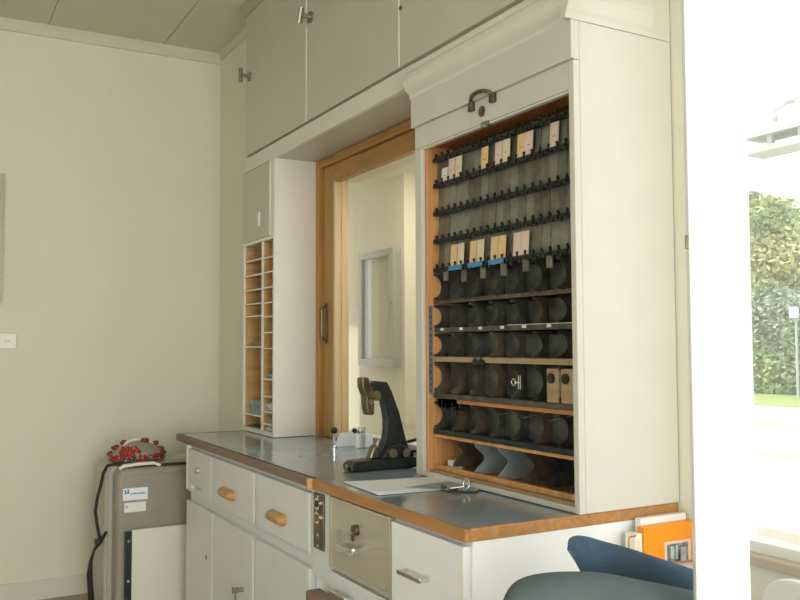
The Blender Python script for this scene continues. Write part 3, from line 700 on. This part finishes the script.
# bead ornament on top of the suitcase
bo = thing('beaded_ornament', (-2.70, -.15, .752), 'dome of red beads and brown baubles under grey net, on top of the suitcase', 'ornament')
m = MB(); c0 = (-2.73, -.135, .7615)
pts = [(0, 0)]
m.tube([(c0[0], c0[1], c0[2]-.004), (c0[0], c0[1], c0[2]+.018), (c0[0], c0[1], c0[2]+.045), (c0[0], c0[1], c0[2]+.068), (c0[0], c0[1], c0[2]+.090), (c0[0], c0[1], c0[2]+.100)], 0, 28, [.118, .122, .115, .092, .056, .01])
m.build('net_dome', M['net'], bo, smooth=True)
rb = random.Random(5)
def on_dome(t, u, k=1.0):
    r = .122*math.sqrt(max(0, 1-u*u*.98)); return (c0[0]+r*k*math.cos(t), c0[1]+r*k*math.sin(t), c0[2]+.100*u*k)
protos = {}
def bead(kind, p_, r):
    if kind not in protos:
        nm = {'bead': 'red_bead', 'beadb': 'brown_bead', 'beadg': 'green_bead', 'alu': 'silver_bead'}[kind]
        o = MB().ball((0, 0, 0), .01, 2).build(nm, M[kind], bo, 0, True); protos[kind] = o
    else:
        o = protos[kind].copy(); COL.objects.link(o); o.parent = bo
    o.location = Vector(p_)-world_loc(bo); o.scale = (r/.01,)*3
for i in range(26):
    t = -1.9+i*3.6/26; bead(rb.choice(('bead', 'beadb', 'beadb', 'beadg')), on_dome(t, .10, 1.04), .0105)
for i in range(14):
    t = -1.5+i*2.8/14; bead(rb.choice(('bead', 'beadb')), on_dome(t, .26, 1.04), .0095)
for i in range(38):
    bead(rb.choice(('bead', 'bead', 'beadb')), on_dome(rb.uniform(-1.0, -.1), rb.uniform(.28, .68), 1.03), rb.uniform(.008, .012))
for t, u in ((-1.2, .3), (-.35, .62), (-.9, .2), (.3, .2), (.7, .12), (-.6, .1), (-1.5, .15)): bead('alu', on_dome(t, u, 1.09), .0065)
for t, u in ((-1.75, .32), (-1.60, .62), (-1.3, .86), (0.6, .93), (1.3, .75), (1.25, .50), (1.5, .28)):
    p_ = on_dome(t, u, 1.04); MB().ball(p_, .018, 2, (1, 1.25, .75), .15).build('bauble', M['beadb'], bo, smooth=True)
MB().tube([(c0[0]+.03, c0[1]+math.cos(a*.35)*.07-.0, c0[2]+.072+.03*math.sin(a*.35)) for a in range(10)], .0075, 8).build('cord', M['card'], bo, smooth=True)

# white board with black edge leaning between suitcase and counter
wbd = thing('white_panel', (-2.50, -.1, 0), 'white flat panel with a black screwed edge strip in front of the suitcase', 'panel')
box(-2.505, -2.49, -.206, .30, 0, .466).build('panel', M['cab'], wbd, .002)
ws_ = box(-2.507, -2.486, -.236, -.2065, 0, .460).build('edge_strip', M['black'], wbd, .002)
for z in (.418, .235, .05): MB().tube([(-2.486, -.221, z), (-2.482, -.221, z)], .006, 8).build('screw', M['alu'], ws_)

# wall socket and picture frame on left wall
so = thing('wall_socket', (XL+.01, -.69, 1.35), 'small ivory square socket low on the left wall', 'socket')
box(XL+.001, XL+.012, -.735, -.645, 1.312, 1.394).build('plate', M['switch'], so, .003)
MB().tube([(XL+.012, -.69, 1.353), (XL+.014, -.69, 1.353)], .019, 20).build('outlet', M['switch'], so)
MB().tube([(XL+.014, -.696, 1.353), (XL+.0145, -.696, 1.353)], .003, 8).tube([(XL+.014, -.684, 1.353), (XL+.0145, -.684, 1.353)], .003, 8).build('pin_hole', M['gap'], so)
pf = thing('picture_frame', (XL+.012, -1.0, 1.9), 'olive wooden frame edge on the left wall at the photo border', 'picture frame')
m = MB()
for b_ in ((-1.25, -.718, 1.55, 1.59), (-1.25, -.718, 2.19, 2.23), (-1.25, -1.21, 1.5902, 2.1898), (-.758, -.718, 1.5902, 2.1898)): m.box(XL+.001, XL+.022, b_[0], b_[1], b_[2], b_[3])
m.build('frame', M['frame'], pf, .003)
box(XL+.001, XL+.006, -1.21, -.758, 1.59, 2.19).build('picture', M['felt'], pf)

# ------------------------------------------------------------------ chair with clothes and books at right
# side table that carries the binder
sd = thing('side_table', (.11, .5, 0), 'small white side table against the counter end, under the orange book', 'table')
box(.006, .21, .36, .66, .735, .76).build('tabletop', M['cab'], sd, .003)
for a in (.02, .19):
    for b in (.375, .645): box(a-.012, a+.012, b-.012, b+.012, 0, .735).build('leg', M['cab'], sd, .002)
bk_ = thing('orange_book', (.05, .57, .76), 'bright orange book with a photo on its cover, leaning at the counter end', 'book')
box(.034, .058, .496, .672, .762, .862).build('cover', M['orange'], bk_, .001)
box(.0582, .0590, .566, .660, .765, .818).build('cover_border', M['cardpink'], bk_)
box(.0592, .0598, .575, .650, .765, .811).build('cover_photo', M['photo'], bk_)
fig = MB()
for (a, b, c, d_) in ((.586, .598, .775, .806), (.604, .612, .772, .808), (.622, .640, .765, .80)): fig.box(.0600, .0603, a, b, c, d_)
fig.build('photo_shapes', M['bpaper'], bk_)
pd = tag(MB().box(.012, .032, .512, .675, .762, .878).build('paper_pad', M['white'], None, .001), 'white paper pad standing behind the orange book', 'paper pad')
bi = thing('binder', (.03, .46, .76), 'pale ring binder spine with dark ring at the left of the orange book', 'binder')
box(.020, .056, .468, .494, .762, .848).build('spine', M['felt'], bi, .003)
MB().tube([(.057, .470, .845), (.060, .446, .845), (.060, .443, .838), (.060, .443, .80)], .0022, 6).build('ring', M['redwood'], bi)
box(.0565, .0572, .473, .485, .80, .835).build('spine_label', M['card'], bi)

cc = thing('desk_chair', (.62, -.05, 0), 'chair hidden beneath the draped jackets at the bottom of the photo', 'chair')
ang = math.atan2(.26, .16)
box(-.03, .36, -.012, .012, .55, .845, Tz(.43, -.13, 0, math.radians(52))).build('backrest', M['edgewood'], cc, .008)
Tc = Tz(.43, -.13, 0, math.radians(52))
MB().box(-.02, .36, -.38, -.01, .43, .46, Tc).build('seat', M['edgewood'], cc, .01)
for a in (.0, .34):
    MB().box(a-.014, a+.014, -.012, .012, 0, .55, Tc).build('leg', M['edgewood'], cc)
    MB().box(a-.014, a+.014, -.37, -.345, 0, .43, Tc).build('leg', M['edgewood'], cc)

def drape(stations, mat, name, label, noise=.006, seed=1, lvl=2):
    """stations: (centre x, y, top z, half thickness, bottom z, nx, ny) lofted inverted-U sections"""
    m = MB(); rings = []; r = random.Random(seed)
    for (x, y, zt_, hw, zb_, nx, ny) in stations:
        nn = Vector((nx, ny)).normalized(); ring = []
        for k in range(15):
            t = k/14
            if t < .32: u = -1; z = zb_+(zt_-hw-zb_)*(t/.32)
            elif t > .68: u = 1; z = zb_+(zt_-hw-zb_)*((1-t)/.32)
            else:
                a = math.pi*(t-.32)/.36; u = -math.cos(a); z = zt_-hw+hw*math.sin(a)
            fl = 1+.35*(zt_-z)/max(.05, zt_-zb_)+.12*math.sin(len(rings)*1.9+k*.8)
            ring.append(m.bm.verts.new((x+nn.x*u*hw*fl+r.uniform(-1, 1)*noise, y+nn.y*u*hw*fl+r.uniform(-1, 1)*noise, z+r.uniform(-1, 1)*noise*.5)))
        rings.append(ring)
    for a, b in zip(rings, rings[1:]):
        for k in range(14): m.bm.faces.new([a[k], a[k+1], b[k+1], b[k]])
    for rg in (rings[0], rings[-1]): m.bm.faces.new(rg if rg is rings[0] else rg[::-1])
    o = m.build(name, mat, None, 0, True)
    s_ = o.modifiers.new('subdivision', 'SUBSURF'); s_.levels = lvl; s_.render_levels = lvl
    return o
js = []
n1, n2 = .79, -.62
prof = [(.370, -.185, .80, .020), (.376, -.172, .868, .035), (.392, -.150, .898, .048), (.415, -.115, .912, .052), (.445, -.075, .917, .052), (.48, -.03, .917, .052), (.52, .015, .910, .050), (.56, .06, .900, .046), (.60, .105, .890, .042), (.63, .14, .878, .036), (.645, .158, .80, .02)]
for (x, y, z, hw) in prof: js.append((x, y, z, hw, .58, n1, n2))
js = [js[0]]+js[1:]
jg = drape(js, M['jgrey'], 'grey_jacket', '', .0075, 2)
tag(jg, 'grey-green jacket draped over a chair back at the bottom right', 'jacket')
bs = []
for (x, y, z, hw, zb_) in ((.338, .014, .938, .004, .922), (.341, .016, .944, .005, .916), (.352, .026, .952, .008, .895), (.364, .036, .951, .010, .86), (.370, .044, .949, .013, .76), (.380, .060, .943, .015, .72), (.415, .085, .936, .016, .72), (.45, .11, .927, .016, .72), (.48, .133, .917, .016, .72), (.51, .158, .906, .015, .72), (.54, .18, .895, .014, .72)):
    bs.append((x, y, z, hw, zb_, n1, n2))
jb = drape(bs, M['jblue'], 'blue_garment', '', .003, 4)
tag(jb, 'slate blue garment standing up behind the grey-green jacket', 'garment')

# ------------------------------------------------------------------ outside
GZ = -.3
struct(box(-60, 40, .81, 140, GZ-.2, GZ).build('ground', M['pave']))
struct(box(-60, 40, 18.5, 30, GZ, GZ+.02).build('lawn', M['grass']))
struct(box(-60, 40, 33, 60, GZ, GZ+.02).build('lawn_far', M['grass']))
struct(box(-60, 40, 13.3, 13.7, GZ, GZ+.10).build('kerb', M['kerb']))
struct(box(-40, 30, 5.0, 5.15, GZ, GZ+.12).build('kerb_near', M['kerb']))
struct(box(-60, 40, 9.6, 9.75, GZ, GZ+.06).build('track', M['kerb']))
struct(box(-40, 30, 3.0, 3.12, GZ, .18).build('parapet', M['lowwall']))
struct(box(-70, 40, 58, 58.4, GZ, 1.6).build('boundary_wall', M['lowwall']))
def foliage(name, c, rad, n, mats_, label, cat, leaf=.25, seed=1, trunk=True, group=None):
    r = random.Random(seed); root = thing(name, (c[0], c[1], GZ), label, cat, group)
    m = MB(); nm = len(mats_)
    for i in range(n):
        while True:
            p_ = Vector((r.uniform(-1, 1), r.uniform(-1, 1), r.uniform(-1, 1)))
            if .35 < p_.length < 1: break
        lump = 1+.12*math.sin(p_.x*7+seed)+.12*math.sin(p_.z*6+seed*2)
        q_ = Vector((c[0]+p_.x*rad[0]*lump, c[1]+p_.y*rad[1]*lump, c[2]+p_.z*rad[2]*lump))
        if q_.z < GZ+.05: q_.z = GZ+.05+r.random()*.2
        u = Vector((r.uniform(-1, 1), r.uniform(-1, 1), r.uniform(-1, 1))).normalized(); v = u.orthogonal().normalized()
        s_ = leaf*r.uniform(.6, 1.3)
        f_ = m.bm.faces.new([m.bm.verts.new(q_+u*s_), m.bm.verts.new(q_+v*s_*.5), m.bm.verts.new(q_-u*s_), m.bm.verts.new(q_-v*s_*.5)])
        f_.material_index = int((math.sin(q_.x*1.3)+math.sin(q_.z*1.7+1)+2)/4*nm) % nm
    me = bpy.data.meshes.new('foliage'); m.bm.to_mesh(me); m.bm.free()
    for mm in mats_: me.materials.append(mm)
    o = bpy.data.objects.new('foliage', me); COL.objects.link(o); parent_keep(o, root)
    if trunk: MB().tube([(c[0], c[1], GZ), (c[0]+.1, c[1], c[2]*.5), (c[0], c[1], c[2]+rad[2]*.5)], .2, 8, [.3, .2, .06]).build('trunk', M['bark'], root)
    return root
foliage('tree', (-19.5, 26.6, 4.2), (1.95, 1.9, 2.2), 15000, [M['leaf'], M['leafy']], 'yellow-green rounded tree behind the hedge outside the window', 'tree', .13, 1)
foliage('tree', (-24.9, 33.0, 5.5), (2.3, 1.9, 2.8), 11000, [M['leafd'], M['leaf']], 'taller dim bluish-green tree behind the yellow-green tree', 'tree', .15, 2)
foliage('hedge', (-16.9, 23.4, 1.5), (5.0, .8, 2.0), 20000, [M['leafd'], M['leaf']], 'long pale hedge below the trees outside the window', 'hedge', .11, 3, False)
tag(box(-15.28, -15.02, 22.0, 22.1, 2.12, 2.45).build('notice_sign', M['white']), 'small white sign in front of the hedge outside', 'sign')
M['pole'] = M['pale']
ns = MB().tube([(-15.15, 22.14, GZ), (-15.15, 22.14, 2.3)], .04, 8)
tag(ns.build('sign_post', M['pale']), 'thin pale post carrying the small sign in front of the hedge', 'post')
# station canopy, a truss end outside
pcn = thing('platform_canopy', (-7.0, 12, GZ), 'pale grey platform canopy truss seen through the window', 'canopy')
m = MB()
m.box(-8.75, -1.0, 11.9, 12.5, 5.03, 5.12).box(-8.75, -1.0, 11.9, 12.5, 4.74, 4.84)
m.build('beam', M['pale'], pcn)
m = MB()
for i in range(12):
    xx = -8.3+i*.62; m.box(xx, xx+.10, 12.0, 12.1, 4.84, 5.03)
m.build('lattice', M['pale'], pcn)
for xx in (-1.5, -4.9): MB().box(xx-.08, xx+.08, 12.1, 12.3, GZ, 4.74).build('post', M['pale'], pcn)
pl = thing('platform_lamp', (-6.5, 12, 5.12), 'small pale lamp on a thin arm above the platform canopy', 'lamp')
MB().tube([(-6.9, 12.1, 5.12), (-6.9, 12.1, 5.64), (-7.6, 12.0, 5.56), (-8.12, 12, 5.44), (-8.12, 12, 5.36)], .018, 8).build('arm', M['pale'], pl)
MB().ball((-8.12, 12, 5.30), .06, 2, (1, 1, 1.2)).build('lamp_head', M['pale'], pl)
MB().ball((-7.82, 12, 5.53), .09, 2, (1.3, 1, .6)).build('gear_box', M['pale'], pl)

# ------------------------------------------------------------------ light
w = bpy.data.worlds.new('sky'); S.world = w; w.use_nodes = True; nt = w.node_tree
bg = nt.nodes['Background']; tcw = nt.nodes.new('ShaderNodeTexCoord'); sx = nt.nodes.new('ShaderNodeSeparateXYZ'); rp = nt.nodes.new('ShaderNodeValToRGB')
nt.links.new(tcw.outputs['Generated'], sx.inputs[0]); nt.links.new(sx.outputs['Z'], rp.inputs['Fac']); nt.links.new(rp.outputs['Color'], bg.inputs['Color'])
rp.color_ramp.elements[0].position = 0; rp.color_ramp.elements[0].color = (1, .99, .96, 1)
rp.color_ramp.elements[1].position = .7; rp.color_ramp.elements[1].color = (.86, .93, 1, 1)
bg.inputs['Strength'].default_value = 2.8

def area(name, loc, size, rot, power, col):
    l = bpy.data.lights.new(name, 'AREA'); l.shape = 'RECTANGLE'; l.size, l.size_y = size; l.energy = power; l.color = col
    o = bpy.data.objects.new(name, l); COL.objects.link(o); o.location = loc; o.rotation_euler = rot; return o
area('window_skylight', (XR-.02, -.75, 1.75), (2.3, 1.9), (0, math.radians(72), 0), 98, (.90, .95, 1))
area('window_ground_bounce', (XR-.02, -.75, 1.45), (2.3, 1.6), (0, math.radians(105), 0), 102, (1, .92, .84))
area('low_cool_fill', (.9, YF+.02, .95), (1.5, 1.3), (math.radians(90), 0, 0), 22, (.80, .90, 1))  # cool fill lamp added to lift the lower fronts and left wall
sn = bpy.data.lights.new('sun', 'SUN'); sn.energy = 5.5; sn.angle = .02; sn.color = (1, .97, .9)
so_ = bpy.data.objects.new('sun', sn); COL.objects.link(so_); so_.rotation_euler = Vector((.42, .38, -.82)).to_track_quat('-Z', 'Y').to_euler()
area('hall_lamp', (-1.75, .98, 2.27), (.7, .3), (0, 0, 0), 13, (1, .95, .84))

# ------------------------------------------------------------------ camera
f_, yaw, pitch, roll = 858.5, .5125, .0532, -.0039
fw = Vector((-math.cos(yaw), math.sin(yaw), 0)); rt = Vector((fw.y, -fw.x, 0)); up = Vector((0, 0, 1))
F = fw*math.cos(pitch)+up*math.sin(pitch); U = up*math.cos(pitch)-fw*math.sin(pitch)
R = rt*math.cos(roll)+U*math.sin(roll); U2 = U*math.cos(roll)-rt*math.sin(roll)
cam = bpy.data.cameras.new('camera'); co = bpy.data.objects.new('camera', cam); COL.objects.link(co)
cam.sensor_width = 36; cam.lens = f_*36/800; cam.clip_start = .05; cam.clip_end = 500
co.matrix_world = Matrix(((R.x, U2.x, -F.x, 1.6573), (R.y, U2.y, -F.y, -1.1013), (R.z, U2.z, -F.z, 1.32), (0, 0, 0, 1)))
S.camera = co
vs = S.view_settings; vs.view_transform = 'Standard'; vs.look = 'None'; vs.gamma = 1; vs.exposure = -.52; vs.use_curve_mapping = False
